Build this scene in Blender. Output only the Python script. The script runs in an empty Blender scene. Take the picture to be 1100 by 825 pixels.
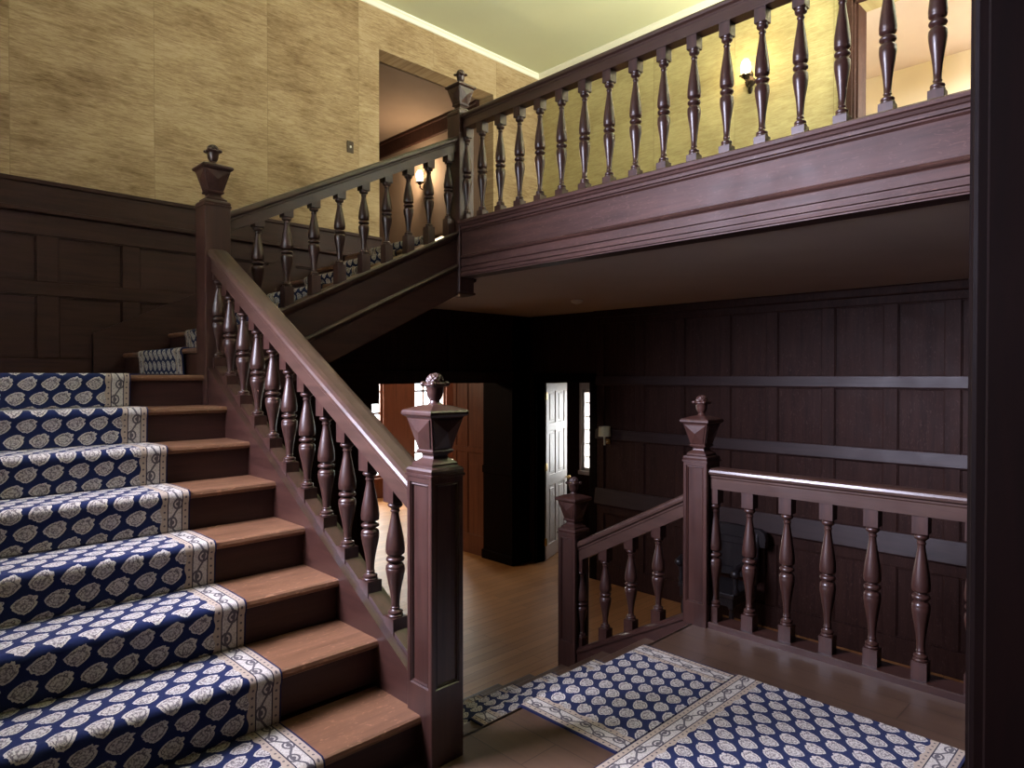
import bpy, bmesh, math, random
from mathutils import Vector, Matrix
random.seed(7)
C = bpy.context.scene.collection
PI = math.pi

# ------------------------------------------------------------------ nodes
class X:
    """tiny expression wrapper over shader math nodes"""
    def __init__(s, nt, v): s.nt, s.v = nt, v
    def _m(s, op, *args):
        n = s.nt.nodes.new('ShaderNodeMath'); n.operation = op
        for i, a in enumerate((s,) + args):
            v = a.v if isinstance(a, X) else a
            if isinstance(v, (int, float)): n.inputs[i].default_value = v
            else: s.nt.links.new(v, n.inputs[i])
        return X(s.nt, n.outputs[0])
    def __add__(s, o): return s._m('ADD', o)
    def __sub__(s, o): return s._m('SUBTRACT', o)
    def __mul__(s, o): return s._m('MULTIPLY', o)
    def __truediv__(s, o): return s._m('DIVIDE', o)
    def lt(s, o): return s._m('LESS_THAN', o)
    def gt(s, o): return s._m('GREATER_THAN', o)
    def abs(s): return s._m('ABSOLUTE')
    def fract(s): return s._m('FRACT')
    def floor(s): return s._m('FLOOR')
    def sin(s): return s._m('SINE')
    def sqrt(s): return s._m('SQRT')
    def mn(s, o): return s._m('MINIMUM', o)
    def mx(s, o): return s._m('MAXIMUM', o)
    def smin(s, o, k): return s._m('SMOOTH_MIN', o, k)
    def ss(s, lo, hi):
        n = s.nt.nodes.new('ShaderNodeMapRange'); n.interpolation_type = 'SMOOTHSTEP'
        s.nt.links.new(s.v, n.inputs[0]); n.inputs[1].default_value = lo; n.inputs[2].default_value = hi
        return X(s.nt, n.outputs[0])
def hyp(a, b): return (a*a + b*b).sqrt()
def mixc(nt, f, a, b):
    n = nt.nodes.new('ShaderNodeMix'); n.data_type = 'RGBA'
    def put(v, i):
        if isinstance(v, X): v = v.v
        if isinstance(v, (int, float)): n.inputs[i].default_value = v
        elif isinstance(v, tuple): n.inputs[i].default_value = (*v, 1) if len(v) == 3 else v
        else: nt.links.new(v, n.inputs[i])
    put(f, 0); put(a, 6); put(b, 7)
    return n.outputs[2]
def newmat(name, rough=.5, spec=.5, color=None):
    m = bpy.data.materials.new(name); m.use_nodes = True
    nt = m.node_tree; b = nt.nodes['Principled BSDF']
    b.inputs['Roughness'].default_value = rough
    b.inputs['Specular IOR Level'].default_value = spec
    if color: b.inputs['Base Color'].default_value = (*color, 1)
    return m, nt, b
def coords(nt, scale, kind='Object', rot=(0, 0, 0)):
    t = nt.nodes.new('ShaderNodeTexCoord'); mp = nt.nodes.new('ShaderNodeMapping')
    mp.inputs['Scale'].default_value = scale; mp.inputs['Rotation'].default_value = rot
    nt.links.new(t.outputs[kind], mp.inputs[0]); return mp.outputs[0]
def noise(nt, vec, scale=1, detail=5, rough=.6, dist=0):
    n = nt.nodes.new('ShaderNodeTexNoise')
    n.inputs['Scale'].default_value = scale; n.inputs['Detail'].default_value = detail
    n.inputs['Roughness'].default_value = rough; n.inputs['Distortion'].default_value = dist
    nt.links.new(vec, n.inputs['Vector']); return n.outputs[0]
def ramp(nt, f, stops):
    r = nt.nodes.new('ShaderNodeValToRGB')
    while len(r.color_ramp.elements) < len(stops): r.color_ramp.elements.new(.5)
    for e, (p, c) in zip(r.color_ramp.elements, stops): e.position = p; e.color = (*c, 1)
    nt.links.new(f.v if isinstance(f, X) else f, r.inputs[0]); return r.outputs[0]
def bump(nt, b, h, strength=.2, dist=.002):
    n = nt.nodes.new('ShaderNodeBump'); n.inputs['Strength'].default_value = strength
    n.inputs['Distance'].default_value = dist
    nt.links.new(h.v if isinstance(h, X) else h, n.inputs['Height']); nt.links.new(n.outputs[0], b.inputs['Normal'])
def stretch(axis, along, across):
    s = [across]*3; s['xyz'.index(axis)] = along; return tuple(s)

def wood(name, lo, hi, axis, rough=.36, spec=.5, fleck=0, coat=0):
    m, nt, b = newmat(name, rough, spec)
    v = coords(nt, stretch(axis, 1.6, 22))
    n1 = noise(nt, v, 1, 6, .65, .6)
    col = ramp(nt, n1, [(.3, lo), (.72, hi)])
    v2 = coords(nt, stretch(axis, 5, 160))
    n2 = noise(nt, v2, 1, 3, .6)
    col = mixc(nt, X(nt, n2).ss(.52, .75)*.35, col, tuple(c*.55 for c in lo))
    if fleck:                               # medullary ray fleck of quarter-sawn oak
        v3 = coords(nt, stretch(axis, 16, 45), rot=(.25, .25, .25))
        f = X(nt, noise(nt, v3, 1, 2, .5, 2.2)).ss(.6, .68)*fleck
        col = mixc(nt, f, col, tuple(min(1, c*1.9+.02) for c in hi))
    nt.links.new(col, b.inputs['Base Color'])
    rr = X(nt, noise(nt, coords(nt, (5, 5, 5)), 1, 3))*.25 + (rough-.12)
    nt.links.new(rr.v, b.inputs['Roughness'])
    b.inputs['Coat Weight'].default_value = coat; b.inputs['Coat Roughness'].default_value = .22
    bump(nt, b, n2, .12, .001)
    return m
DL, DH = (.024, .0092, .0070), (.056, .0222, .0158)
W = {a: wood('dark_oak_'+a, DL, DH, a, .36, .5, 0, .12) for a in 'xyz'}
FASC = wood('fascia_oak', (.034, .0145, .0105), (.075, .033, .025), 'y', .50, .25, .22, 0)
RAILW = {a: wood('handrail_oak_'+a, (.030, .0145, .0105), (.064, .031, .022), a, .34, .5, 0, .2) for a in 'xy'}
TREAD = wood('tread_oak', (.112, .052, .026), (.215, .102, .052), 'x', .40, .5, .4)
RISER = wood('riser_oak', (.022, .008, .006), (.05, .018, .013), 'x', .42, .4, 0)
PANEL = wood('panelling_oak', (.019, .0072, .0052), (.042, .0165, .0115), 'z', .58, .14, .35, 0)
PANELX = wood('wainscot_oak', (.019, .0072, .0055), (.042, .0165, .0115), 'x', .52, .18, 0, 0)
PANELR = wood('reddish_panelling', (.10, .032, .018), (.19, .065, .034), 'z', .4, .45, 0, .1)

def floorwood(name, lo, hi, along, width, rough):
    m, nt, b = newmat(name, rough, .5)
    rot = (0, 0, 0) if along == 'x' else (0, 0, PI/2)
    v = coords(nt, (1, 1, 1), rot=rot)
    br = nt.nodes.new('ShaderNodeTexBrick')
    br.inputs['Scale'].default_value = 1; br.inputs['Brick Width'].default_value = 1.7
    br.inputs['Row Height'].default_value = width; br.inputs['Mortar Size'].default_value = .0016
    br.inputs['Color1'].default_value = (.2, .2, .2, 1); br.inputs['Color2'].default_value = (.8, .8, .8, 1)
    br.inputs['Mortar'].default_value = (0, 0, 0, 1); br.inputs['Bias'].default_value = 0
    nt.links.new(v, br.inputs['Vector'])
    g = noise(nt, coords(nt, stretch(along, 2, 30)), 1, 6, .65, .5)
    f = X(nt, br.outputs['Color'])*.45 + X(nt, g)*.6
    col = ramp(nt, f, [(.25, lo), (.85, hi)])
    col = mixc(nt, br.outputs['Fac'], col, tuple(c*.25 for c in lo))
    nt.links.new(col, b.inputs['Base Color'])
    rr = X(nt, noise(nt, coords(nt, (3, 3, 3)), 1, 4))*.25 + (rough-.12)
    nt.links.new(rr.v, b.inputs['Roughness'])
    bump(nt, b, g, .08, .001)
    return m
FLOOR_HALL = floorwood('honey_oak_floor', (.30, .128, .040), (.52, .245, .085), 'x', .11, .46)
FLOOR_LAND = floorwood('brown_oak_floor', (.060, .034, .022), (.115, .066, .042), 'y', .19, .34)
FLOOR_UP = floorwood('gallery_floor', (.10, .045, .02), (.2, .1, .05), 'y', .12, .4)

def plaster(name, c, var=.12, rough=.85):
    m, nt, b = newmat(name, rough, .25)
    n = noise(nt, coords(nt, (1.3, 1.3, 1.3)), 1, 5)
    col = ramp(nt, n, [(.3, tuple(x*(1-var) for x in c)), (.75, tuple(min(1, x*(1+var)) for x in c))])
    nt.links.new(col, b.inputs['Base Color'])
    bump(nt, b, noise(nt, coords(nt, (60, 60, 60)), 1, 3), .05, .001)
    return m
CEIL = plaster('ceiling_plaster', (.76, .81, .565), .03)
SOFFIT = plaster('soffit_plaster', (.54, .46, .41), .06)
CREAM = plaster('cream_plaster', (.78, .72, .58), .04)
PINK = plaster('pink_ceiling', (.64, .57, .53), .05)
CORR = plaster('corridor_plaster', (.21, .15, .115), .10)
CORNICE = plaster('cornice_paint', (.90, .91, .76), .02, .5)
WHITE, _, _ = newmat('white_paint', .45, .5, (.76, .70, .66))

def grasscloth(name, axis, first, step, tint, con_=1):
    m, nt, b = newmat(name, .8, .2)
    t = nt.nodes.new('ShaderNodeTexCoord'); sp = nt.nodes.new('ShaderNodeSeparateXYZ')
    nt.links.new(t.outputs['Object'], sp.inputs[0])
    u = X(nt, sp.outputs['xyz'.index(axis)])
    q = (u-first)/step; k = q.floor(); fr = q.fract()
    wn = nt.nodes.new('ShaderNodeTexWhiteNoise'); wn.noise_dimensions = '1D'
    nt.links.new((k*3.7+1.3).v, wn.inputs['W'])
    cb = nt.nodes.new('ShaderNodeCombineXYZ')       # every strip of paper shifts its own weave
    nt.links.new((u+k*7.31).v, cb.inputs[0]); nt.links.new(sp.outputs[2], cb.inputs[2])
    con = con_
    def st(a, c):
        mp = nt.nodes.new('ShaderNodeMapping'); mp.inputs['Scale'].default_value = (a, 1, c)
        nt.links.new(cb.outputs[0], mp.inputs[0]); return mp.outputs[0]
    n1 = noise(nt, st(4.2, 30), 1, 8, .72, .8)
    n2 = noise(nt, st(14, 110), 1, 4, .75)
    n3 = noise(nt, st(1.4, 2.6), 1, 4, .6)
    f = ((X(nt, n1)-.5)*.60 + (X(nt, n2)-.5)*.55 + (X(nt, n3)-.5)*.55 + (X(nt, wn.outputs[0])-.5)*.10)*con + .5
    base = [(.28, (.13, .088, .043)), (.43, (.24, .178, .094)), (.55, (.335, .266, .150)), (.72, (.43, .36, .222))]
    col = ramp(nt, f, [(p, tuple(c*w for c, w in zip(cc, tint))) for p, cc in base])
    seam = fr.lt(.006)
    col = mixc(nt, seam*.45, col, (.16, .12, .06))
    nt.links.new(col, b.inputs['Base Color'])
    bump(nt, b, n2, .15, .001)
    return m
PAPER_B = grasscloth('grasscloth_back', 'x', .80, .952, (1.06, .99, .98))
PAPER_R = grasscloth('grasscloth_right', 'y', .40, .952, (1.36, 1.48, 1.28), .55)

def carpet(name, width):
    m, nt, b = newmat(name, .95, .12)
    uv = nt.nodes.new('ShaderNodeUVMap'); uv.uv_map = 'UVMap'
    sp = nt.nodes.new('ShaderNodeSeparateXYZ'); nt.links.new(uv.outputs[0], sp.inputs[0])
    u = X(nt, sp.outputs[0]) - width/2; v = X(nt, sp.outputs[1])
    wob = (X(nt, noise(nt, uv.outputs[0], 85, 3))-.5)*.013
    e = (u.abs()*-1) + width/2
    PU, PV = .0965, .146
    def motif(su, sv, flip):
        pu = ((u/PU + su).fract()-.5)*PU + wob; pv = ((v/PV + sv).fract()-.5)*PV + wob
        pu = pu*flip
        d1 = hyp(pu*.90+.003, pv*1.08+.004)*.58 + (pu.abs()*.84 + pv.abs()*1.0)*.36 - .0322
        d2 = hyp(pu-.016, pv-.021)-.012
        d3 = hyp(pu-.032, pv-.018)-.006
        return d1.smin(d2, .014).smin(d3, .010), pu, pv
    dA, ua, va = motif(0, 0, 1); dB, ub, vb = motif(.5, .5, 1)
    d = dA.mn(dB)
    body = d.lt(0)
    ring = (d+.0085).abs().lt(.0013)
    tx = nt.nodes.new('ShaderNodeTexVoronoi'); tx.inputs['Scale'].default_value = 190
    nt.links.new(uv.outputs[0], tx.inputs['Vector'])
    speck = X(nt, tx.outputs['Distance']).ss(.56, .68)*d.lt(-.003)
    curl = ((hyp(ua+.003, va+.006).mn(hyp(ub+.003, vb+.006)))-.0095).abs().lt(.0022)
    dark = ring.mx(speck*.9).mx(curl*.6)
    navy, cream, tan = (.009, .017, .066), (.58, .53, .46), (.43, .345, .26)
    line = (.030, .026, .045)
    field = mixc(nt, body, navy, cream)
    field = mixc(nt, body*dark*.8, field, (.05, .035, .06))
    # border: guard stripes and a scrolling vine
    t = (e-.064)/.027
    sw = (v*(2*PI/.165)).sin()
    vine = (t - sw*.62 + wob*9).abs().lt(.17)
    def ros(ph, sg):
        dv = ((v/.165+ph).fract()-.5)*.165/.027
        r = hyp(dv*.8, t-sg*.42)
        return (r-.66).abs().lt(.13).mx(r.lt(.30))
    rs_ = ros(.25, 1).mx(ros(.75, -1)); leaf = (X(nt, tx.outputs['Distance']).gt(.60))*.35
    bc = mixc(nt, vine.mx(rs_).mx(leaf)*.85, cream, line)
    zz = ((v/.030).fract()-.5).abs()*.030
    gd = hyp(zz, ((e-.021).abs()).mn((e-.107).abs())).lt(.0045)
    guard = mixc(nt, gd*.8, tan, line)
    isg = (e.lt(.034)).mx(e.gt(.094))
    bc = mixc(nt, isg, bc, guard)
    ln = (e-.035).abs().lt(.0022).mx((e-.0935).abs().lt(.0022))
    bc = mixc(nt, ln, bc, line)
    bc = mixc(nt, e.lt(.0085), bc, (.012, .016, .06))
    isf = (e - ((v*(2*PI/.073)).sin()*.004)).gt(.121)
    col = mixc(nt, isf, bc, field)
    fz = noise(nt, uv.outputs[0], 420, 2)
    col = mixc(nt, X(nt, fz)*.30, col, (.02, .016, .02))
    nt.links.new(col, b.inputs['Base Color'])
    b.inputs['Sheen Weight'].default_value = .04
    bump(nt, b, fz, .5, .003)
    return m
CARPET = carpet('navy_paisley_carpet', .92)

IRON, _, _ = newmat('dark_bronze', .4, .5, (.03, .02, .012)); IRON.node_tree.nodes['Principled BSDF'].inputs['Metallic'].default_value = .7
BRASS, _, _ = newmat('brass', .3, .5, (.5, .33, .12)); BRASS.node_tree.nodes['Principled BSDF'].inputs['Metallic'].default_value = 1
BAND = wood('rail_band_oak', (.021, .010, .0092), (.040, .020, .0185), 'y', .46, .34)
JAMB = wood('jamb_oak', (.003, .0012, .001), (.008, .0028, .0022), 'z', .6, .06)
BLACKW = wood('ebonised_oak', (.008, .006, .007), (.024, .019, .021), 'z', .38, .5)
SHADE, _, _ = newmat('cream_shade', .7, .3, (.72, .68, .48))
PLAST, _, _ = newmat('white_plastic', .4, .5, (.85, .83, .8))
def emit(name, c, s):
    m, nt, b = newmat(name, .5, .3, c)
    b.inputs['Emission Color'].default_value = (*c, 1); b.inputs['Emission Strength'].default_value = s
    return m
GLOW = emit('lit_glass_shade', (1, .74, .42), 16)
def glass():
    m = bpy.data.materials.new('window_glass'); m.use_nodes = True; nt = m.node_tree
    nt.nodes.remove(nt.nodes['Principled BSDF'])
    g = nt.nodes.new('ShaderNodeBsdfGlossy'); g.inputs['Roughness'].default_value = .02
    t = nt.nodes.new('ShaderNodeBsdfTransparent'); mx = nt.nodes.new('ShaderNodeMixShader'); mx.inputs[0].default_value = .06
    nt.links.new(t.outputs[0], mx.inputs[1]); nt.links.new(g.outputs[0], mx.inputs[2])
    nt.links.new(mx.outputs[0], nt.nodes['Material Output'].inputs[0]); return m
GLASS = glass()

# ------------------------------------------------------------------ mesh builders
class MB:
    def __init__(s): s.bm = bmesh.new(); s.uv = None
    def face(s, vs):
        try: return s.bm.faces.new(vs)
        except ValueError: return None
    def box(s, x0, y0, z0, x1, y1, z1, bev=0, seg=1):
        r = bmesh.ops.create_cube(s.bm, size=1)
        for v in r['verts']:
            v.co = Vector(((x0+x1)/2+v.co.x*(x1-x0), (y0+y1)/2+v.co.y*(y1-y0), (z0+z1)/2+v.co.z*(z1-z0)))
        if bev:
            ed = {e for v in r['verts'] for e in v.link_edges}
            bmesh.ops.bevel(s.bm, geom=list(ed), offset=bev, segments=seg, profile=.5, affect='EDGES')
        return s
    def loft(s, rings, cap=True, close=True):
        vr = [[s.bm.verts.new(p) for p in r] for r in rings]
        n = len(vr[0])
        for a, b in zip(vr, vr[1:]):
            for i in range(n if close else n-1):
                s.face((a[i], a[(i+1) % n], b[(i+1) % n], b[i]))
        if cap and close:
            s.face(vr[0][::-1]); s.face(vr[-1])
        return s
    def sq(s, cx, cy, prof):                  # square "turning": (half width, z)
        return s.loft([[(cx-h, cy-h, z), (cx+h, cy-h, z), (cx+h, cy+h, z), (cx-h, cy+h, z)] for h, z in prof])
    def lathe(s, cx, cy, prof, n=20):
        return s.loft([[(cx+r*math.cos(2*PI*i/n), cy+r*math.sin(2*PI*i/n), z) for i in range(n)] for r, z in prof])
    def shear(s, prof, axis, c, a0, z0, a1, z1):   # section (across, up) drawn along a rising line, plumb ends
        def P(u, w, a, z): return (a, c+u, z+w) if axis == 'x' else (c+u, a, z+w)
        return s.loft([[P(u, w, a0, z0) for u, w in prof], [P(u, w, a1, z1) for u, w in prof]])
    def tube(s, pts, r, n=10):
        pts = [Vector(p) for p in pts]; rings = []
        for i, p in enumerate(pts):
            d = (pts[min(i+1, len(pts)-1)] - pts[max(i-1, 0)]).normalized()
            a = d.cross(Vector((0, 0, 1)) if abs(d.z) < .9 else Vector((1, 0, 0))).normalized(); b2 = d.cross(a)
            rr = r[i] if isinstance(r, (list, tuple)) else r
            rings.append([tuple(p + a*math.cos(2*PI*k/n)*rr + b2*math.sin(2*PI*k/n)*rr) for k in range(n)])
        return s.loft(rings)
    def ball(s, c, r, su=12, sv=8, sc=(1, 1, 1), bumps=0):
        r_ = bmesh.ops.create_uvsphere(s.bm, u_segments=su, v_segments=sv, radius=r)
        for i, v in enumerate(r_['verts']):
            k = 1
            if bumps:
                k = 1 + bumps*math.sin(10*math.atan2(v.co.y, v.co.x))*math.sin(9*math.acos(max(-1, min(1, v.co.z/r))))
            v.co = Vector((c[0]+v.co.x*sc[0]*k, c[1]+v.co.y*sc[1]*k, c[2]+v.co.z*sc[2]*k))
        return s
    def build(s, name, mat, parent=None, smooth=False, loc=None):
        bmesh.ops.recalc_face_normals(s.bm, faces=s.bm.faces)
        off = Vector(loc) if loc else (Vector(parent['_o']) if parent is not None and '_o' in parent else Vector((0, 0, 0)))
        for v in s.bm.verts: v.co -= off
        me = bpy.data.meshes.new(name); s.bm.to_mesh(me); s.bm.free()
        me.materials.append(mat)
        for p in me.polygons: p.use_smooth = smooth
        if smooth:
            try: me.set_sharp_from_angle(angle=math.radians(38))
            except Exception: pass
        o = bpy.data.objects.new(name, me); C.objects.link(o)
        if parent is not None:
            o.parent = parent; o['_o'] = tuple(off)
            if loc:
                o.location = off - Vector(parent.get('_o', (0, 0, 0)))
        elif loc: o.location = off; o['_o'] = tuple(off)
        return o
def tag(o, label=None, cat=None, group=None, kind=None):
    if label: o['label'] = label
    if cat: o['category'] = cat
    if group: o['group'] = group
    if kind: o['kind'] = kind
    return o
def thing(name, label, cat, loc, group=None):
    o = bpy.data.objects.new(name, None); C.objects.link(o); o.location = loc; o['_o'] = tuple(loc)
    o.empty_display_size = .1
    return tag(o, label, cat, group)
def struct(name, mb, mat, label, cat='wall', smooth=False):
    return tag(mb.build(name, mat, None, smooth), label, cat, None, 'structure')

# ------------------------------------------------------------------ dimensions (metres; landing floor = 0)
XS = 1.469                      # inner face of the upper-left flight's string
A0, AG, AZ, AR = 1.956, .2997, .189, .175
def nosA(y): return AZ + AR/AG*(y-A0)
XL, XU, YB, YH = 6.40, 6.31, 5.95, 6.20
ZF, ZS, ZG, ZC = -1.06, 2.20, 2.60, 5.26
XW = -.25                       # left wall (window wall)
L0, LG, LR = 2.007, .325, .1767  # lower flight
B0, BG, BZ, BR = 1.5, .33, 1.584, .1693
Z1 = 1.414

# ------------------------------------------------------------------ shell
struct('floor', MB().box(-.4, -3, ZF-.2, 12, 12, ZF), FLOOR_HALL, 'honey coloured oak floor of the lower hall', 'floor')
struct('floor', MB().box(XW, -3, -.2, 3.53, 2.0, 0), FLOOR_LAND, 'dark brown oak floor of the entrance landing', 'floor')
# half landing behind the upper-left flight
struct('floor', MB().box(XW, 4.09, Z1-.2, 1.6, YB, Z1), TREAD, 'oak floor of the half landing above the first flight', 'floor')
m = MB(); m.box(3.49, .25, ZS, XU, 4.1, ZG); m.box(3.49, 4.1, ZS, XU, YB, ZG); m.box(3.6, YB, ZS, XU, 10, ZG); m.box(XU, -1.5, ZG-.1, 8.4, 3.6, ZG)
struct('floor', m, FLOOR_UP, 'upper gallery floor behind the long balustrade', 'floor')
m = MB(); m.box(3.60, .25, ZS-.015, 6.6, YH+.3, ZS); m.box(3.47, .25, ZS-.015, 3.60, 4.05, ZS); m.box(1.6, YB+.1, ZS-.015, 3.6, YH+.3, ZS)
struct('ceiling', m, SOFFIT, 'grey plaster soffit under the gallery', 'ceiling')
m = MB(); m.box(XW-.4, -3, ZC, 7, YB+.3, ZC+.15)
struct('ceiling', m, CEIL, 'pale green upper ceiling over the stairwell', 'ceiling')
# upper back wall with the corridor opening
m = MB(); m.box(XW-.2, YB, ZG-.03, 3.90, YH, ZC); m.box(3.90, YB, 4.79, 5.513, YH, ZC); m.box(5.513, YB, ZG, XU+.2, YH, ZC)
struct('wall_back', m, PAPER_B, 'olive grasscloth wall above the wainscot')
# wainscot on the half landing and its wide cap band
def panel_wall(m, axis, face, sgn, u0, u1, rails, stiles, depth=.022):
    """rails: list of (z0,z1); stiles: list of (ua,ub); raised grid over a sunk field at `face`"""
    def bx(ua, za, ub, zb, d, bev=.004):
        lo, hi = sorted((face, face+sgn*d))
        if axis == 'x': m.box(ua, lo, za, ub, hi, zb, bev)
        else: m.box(lo, ua, za, hi, ub, zb, bev)
    for z0, z1 in rails: bx(u0, z0, u1, z1, depth)
    for (_, za), (zb, _) in zip(rails, rails[1:]):
        for a, b in stiles:
            bx(a, za, b, zb, depth*.92)
            for q in (a, b):                           # small bead along each stile
                bx(q-.008, za+.004, q+.008, zb-.004, depth*.45, .003)
        bx(u0, zb-.014, u1, zb, depth*.5, .003); bx(u0, za, u1, za+.014, depth*.5, .003)
m = MB(); m.box(XW, YB+.012, Z1-.3, 3.9, YB+.2, 2.62)
panel_wall(m, 'x', YB+.012, -1, XW, 3.9, [(Z1, Z1+.12), (2.0, 2.10), (2.44, 2.60)],
           [(-.05, .08), (.95, 1.09), (1.51, 1.64), (2.1, 2.23), (2.7, 2.83), (3.3, 3.43)])
struct('wall_back', m, PANELX, 'dark panelled wainscot beside the half landing')
m = MB(); m.box(XW, YB-.045, 2.60, 3.9, YB+.01, 2.815, .004); m.box(XW, YB-.06, 2.80, 3.9, YB+.01, 2.835, .008, 2); m.box(XW, YB-.055, 2.595, 3.9, YB, 2.63, .008, 2)
struct('trim_1', m, PANELX, 'wide dark cap band between wainscot and grasscloth', 'trim')
# upper right wall with a doorway
m = MB(); m.box(XU, 2.117, ZG, XU+.2, YB, ZC); m.box(XU, -1.5, ZG, XU+.2, 1.225, ZC); m.box(XU, 1.225, 4.67, XU+.2, 2.117, ZC)
struct('wall_right', m, PAPER_R, 'green-gold grasscloth wall behind the gallery')
m = MB()
for a, b in ((2.117, 2.235), (1.115, 1.225)):
    m.box(XU-.03, a, ZG, XU+.005, b, 4.78, .006); m.box(XU-.042, a+.02 if a > 2 else a, ZG, XU, b if a > 2 else b-.02, 4.78, .006)
m.box(XU-.03, 1.115, 4.67, XU+.005, 2.235, 4.79, .006)
m.box(XU, 2.10, ZG, XU+.2, 2.118, 4.67); m.box(XU, 1.224, ZG, XU+.2, 1.242, 4.67)
struct('door_1', m, PANEL, 'dark oak door casing on the gallery', 'door frame')
m = MB(); m.box(XU-.02, 2.235, ZG, XU, YB, ZG+.2, .004); m.box(5.513, YB-.02, ZG, XU, YB, ZG+.2, .004)
struct('baseboard_right', m, PANEL, 'dark baseboard along the gallery wall', 'baseboard')
# cornice strips
m = MB()
m.shear([(0, 0), (0, -.055), (-.012, -.05), (-.03, -.022), (-.045, -.012), (-.05, 0)], 'x', YB, XW, ZC, XU, ZC)
m.shear([(0, 0), (0, -.055), (-.012, -.05), (-.03, -.022), (-.045, -.012), (-.05, 0)], 'y', XU, -.2, ZC, YB, ZC)
struct('trim_2', m, CORNICE, 'thin pale cornice under the upper ceiling', 'trim')
# room beyond the gallery door
m = MB(); m.box(8.3, -1.5, ZG, 8.4, 3.6, 4.9); m.box(XU+.2, 3.5, ZG, 8.3, 3.6, 4.9); m.box(XU+.2, -1.5, ZG, 8.3, -1.4, 4.9)
struct('wall_right', m, CREAM, 'cream wall of the bright room past the gallery door')
struct('ceiling', MB().box(XU+.2, -1.5, 4.8, 8.4, 3.6, 4.9), PINK, 'pinkish ceiling seen through the gallery door', 'ceiling')
# corridor behind the opening
m = MB(); m.box(5.513, YH, ZG, 5.65, 10, 4.9); m.box(3.6, YH, ZG, 3.75, 10, 4.9); m.box(3.6, 9.9, ZG, 5.65, 10, 4.9)
struct('wall_right', m, CORR, 'brown plaster corridor wall holding the lit sconce')
struct('ceiling', MB().box(3.6, YH-.02, 4.79, 5.65, 10, 4.9), CORR, 'dim brown corridor ceiling', 'ceiling')
m = MB(); m.box(5.47, YH, 4.575, 5.513, 9.9, 4.765, .006); m.box(5.45, YH, 4.74, 5.513, 9.9, 4.789, .008)
struct('trim_3', m, PANEL, 'dark wood cornice board in the corridor', 'trim')
# left wall with the tall stair window
wy0, wy1, wz0, wz1 = 2.35, 3.75, 1.7, 3.5
m = MB()
m.box(XW-.25, -3, ZF, XW, wy0, ZC); m.box(XW-.25, wy1, ZF, XW, YB+.2, ZC); m.box(XW-.25, wy0, ZF, XW, wy1, wz0); m.box(XW-.25, wy0, wz1, XW, wy1, ZC)
struct('wall_left', m, PAPER_R, 'outer wall with the tall stair window')
m = MB()
for a in (wy0, wy1-.06): m.box(XW-.2, a, wz0, XW-.1, a+.06, wz1)
for a in (wz0, wz1-.06): m.box(XW-.2, wy0, a, XW-.1, wy1, a+.06)
for i in range(1, 4): m.box(XW-.17, wy0+i*.4-.012, wz0, XW-.13, wy0+i*.4+.012, wz1)
for i in range(1, 6): m.box(XW-.17, wy0, wz0+i*.3-.012, XW-.13, wy1, wz0+i*.3+.012)
w1 = struct('window_1', m, WHITE, 'tall leaded stair window', 'window')
MB().box(XW-.152, wy0, wz0, XW-.148, wy1, wz1).build('window_pane', GLASS, w1)
# near wall and the doorway the photograph is taken from
m = MB(); m.box(1.357, .02, -.2, 1.62, .25, ZC); m.box(XW, .02, 2.6, 1.357, .25, ZC); m.box(1.62, .02, ZF, 6.6, .24, 3.3); m.box(1.62, .02, 3.3, 3.9, .24, ZC); m.box(5.9, .02, 3.3, 6.6, .24, ZC); m.box(3.9, .02, 4.9, 5.9, .24, ZC)
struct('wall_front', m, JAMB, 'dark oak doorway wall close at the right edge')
m = MB()
for a in (3.9, 5.84): m.box(a, .08, 3.3, a+.06, .16, 4.9)
for a in (3.3, 4.84): m.box(3.9, .08, a, 5.9, .16, a+.06)
for i in range(1, 5): m.box(3.9+.4*i-.012, .1, 3.3, 3.9+.4*i+.012, .14, 4.9); m.box(3.9, .1, 3.3+.32*i-.012, 5.9, .14, 3.3+.32*i+.012)
w5 = struct('window_5', m, WHITE, 'wide gallery window above the doorway wall', 'window')
MB().box(3.9, .118, 3.3, 5.9, .122, 4.9).build('window_pane', GLASS, w5)
m = MB(); m.box(1.365, .24, 0, 1.60, .272, 2.6, .01, 2); m.box(1.41, .26, 0, 1.54, .285, 2.6, .008)
m.box(1.338, .03, 0, 1.36, .245, 2.6, .004); m.box(1.32, .09, 0, 1.345, .12, 2.6, .004)
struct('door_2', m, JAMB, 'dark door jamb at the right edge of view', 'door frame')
m = MB(); m.box(XW, -3, 0, 4, -2.9, 3); m.box(4, -3, -.2, 4.1, .02, 3); m.box(XW, -3, 3, 4.1, .02, 3.1)
struct('wall_front', m, PANEL, 'room behind the viewer')
# lower hall: right wall, panelled, with a doorway
dy0, dy1, dz = 5.165, 6.06, 1.325
m = MB(); m.box(XL, .24, ZF, XL+.15, dy0, ZS); m.box(XL, dy1, ZF, XL+.15, 6.76, ZS); m.box(XL, dy0, dz, XL+.15, dy1, ZS)
stl = [(y, y+.115) for y in (.32, .84, 1.33, 1.79, 2.31, 2.84, 3.33, 3.86, 4.38, 4.95)]
panel_wall(m, 'y', XL, -1, .24, dy0-.1, [(ZF, ZF+.22), (-.235, .055), (.655, .765), (1.30, 1.40), (2.03, ZS-.015)], stl)
mb_ = MB()
for zt, zb_, d0, d1 in ((.06, -.13, .018, .055), (.768, .650, .016, .036), (1.402, 1.298, .016, .033)):
    mb_.shear([(0, zt), (-d0-.01, zt), (-d1, zb_+.012), (-d1+.006, zb_), (0, zb_)], 'y', XL-.004, .24, 0, dy0-.1, 0)
m.box(XL-.06, .24, ZS-.10, XL, 5.1, ZS-.015, .015, 2)
struct('wall_right', m, PANEL, 'dark panelled hall wall under the gallery')
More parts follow.
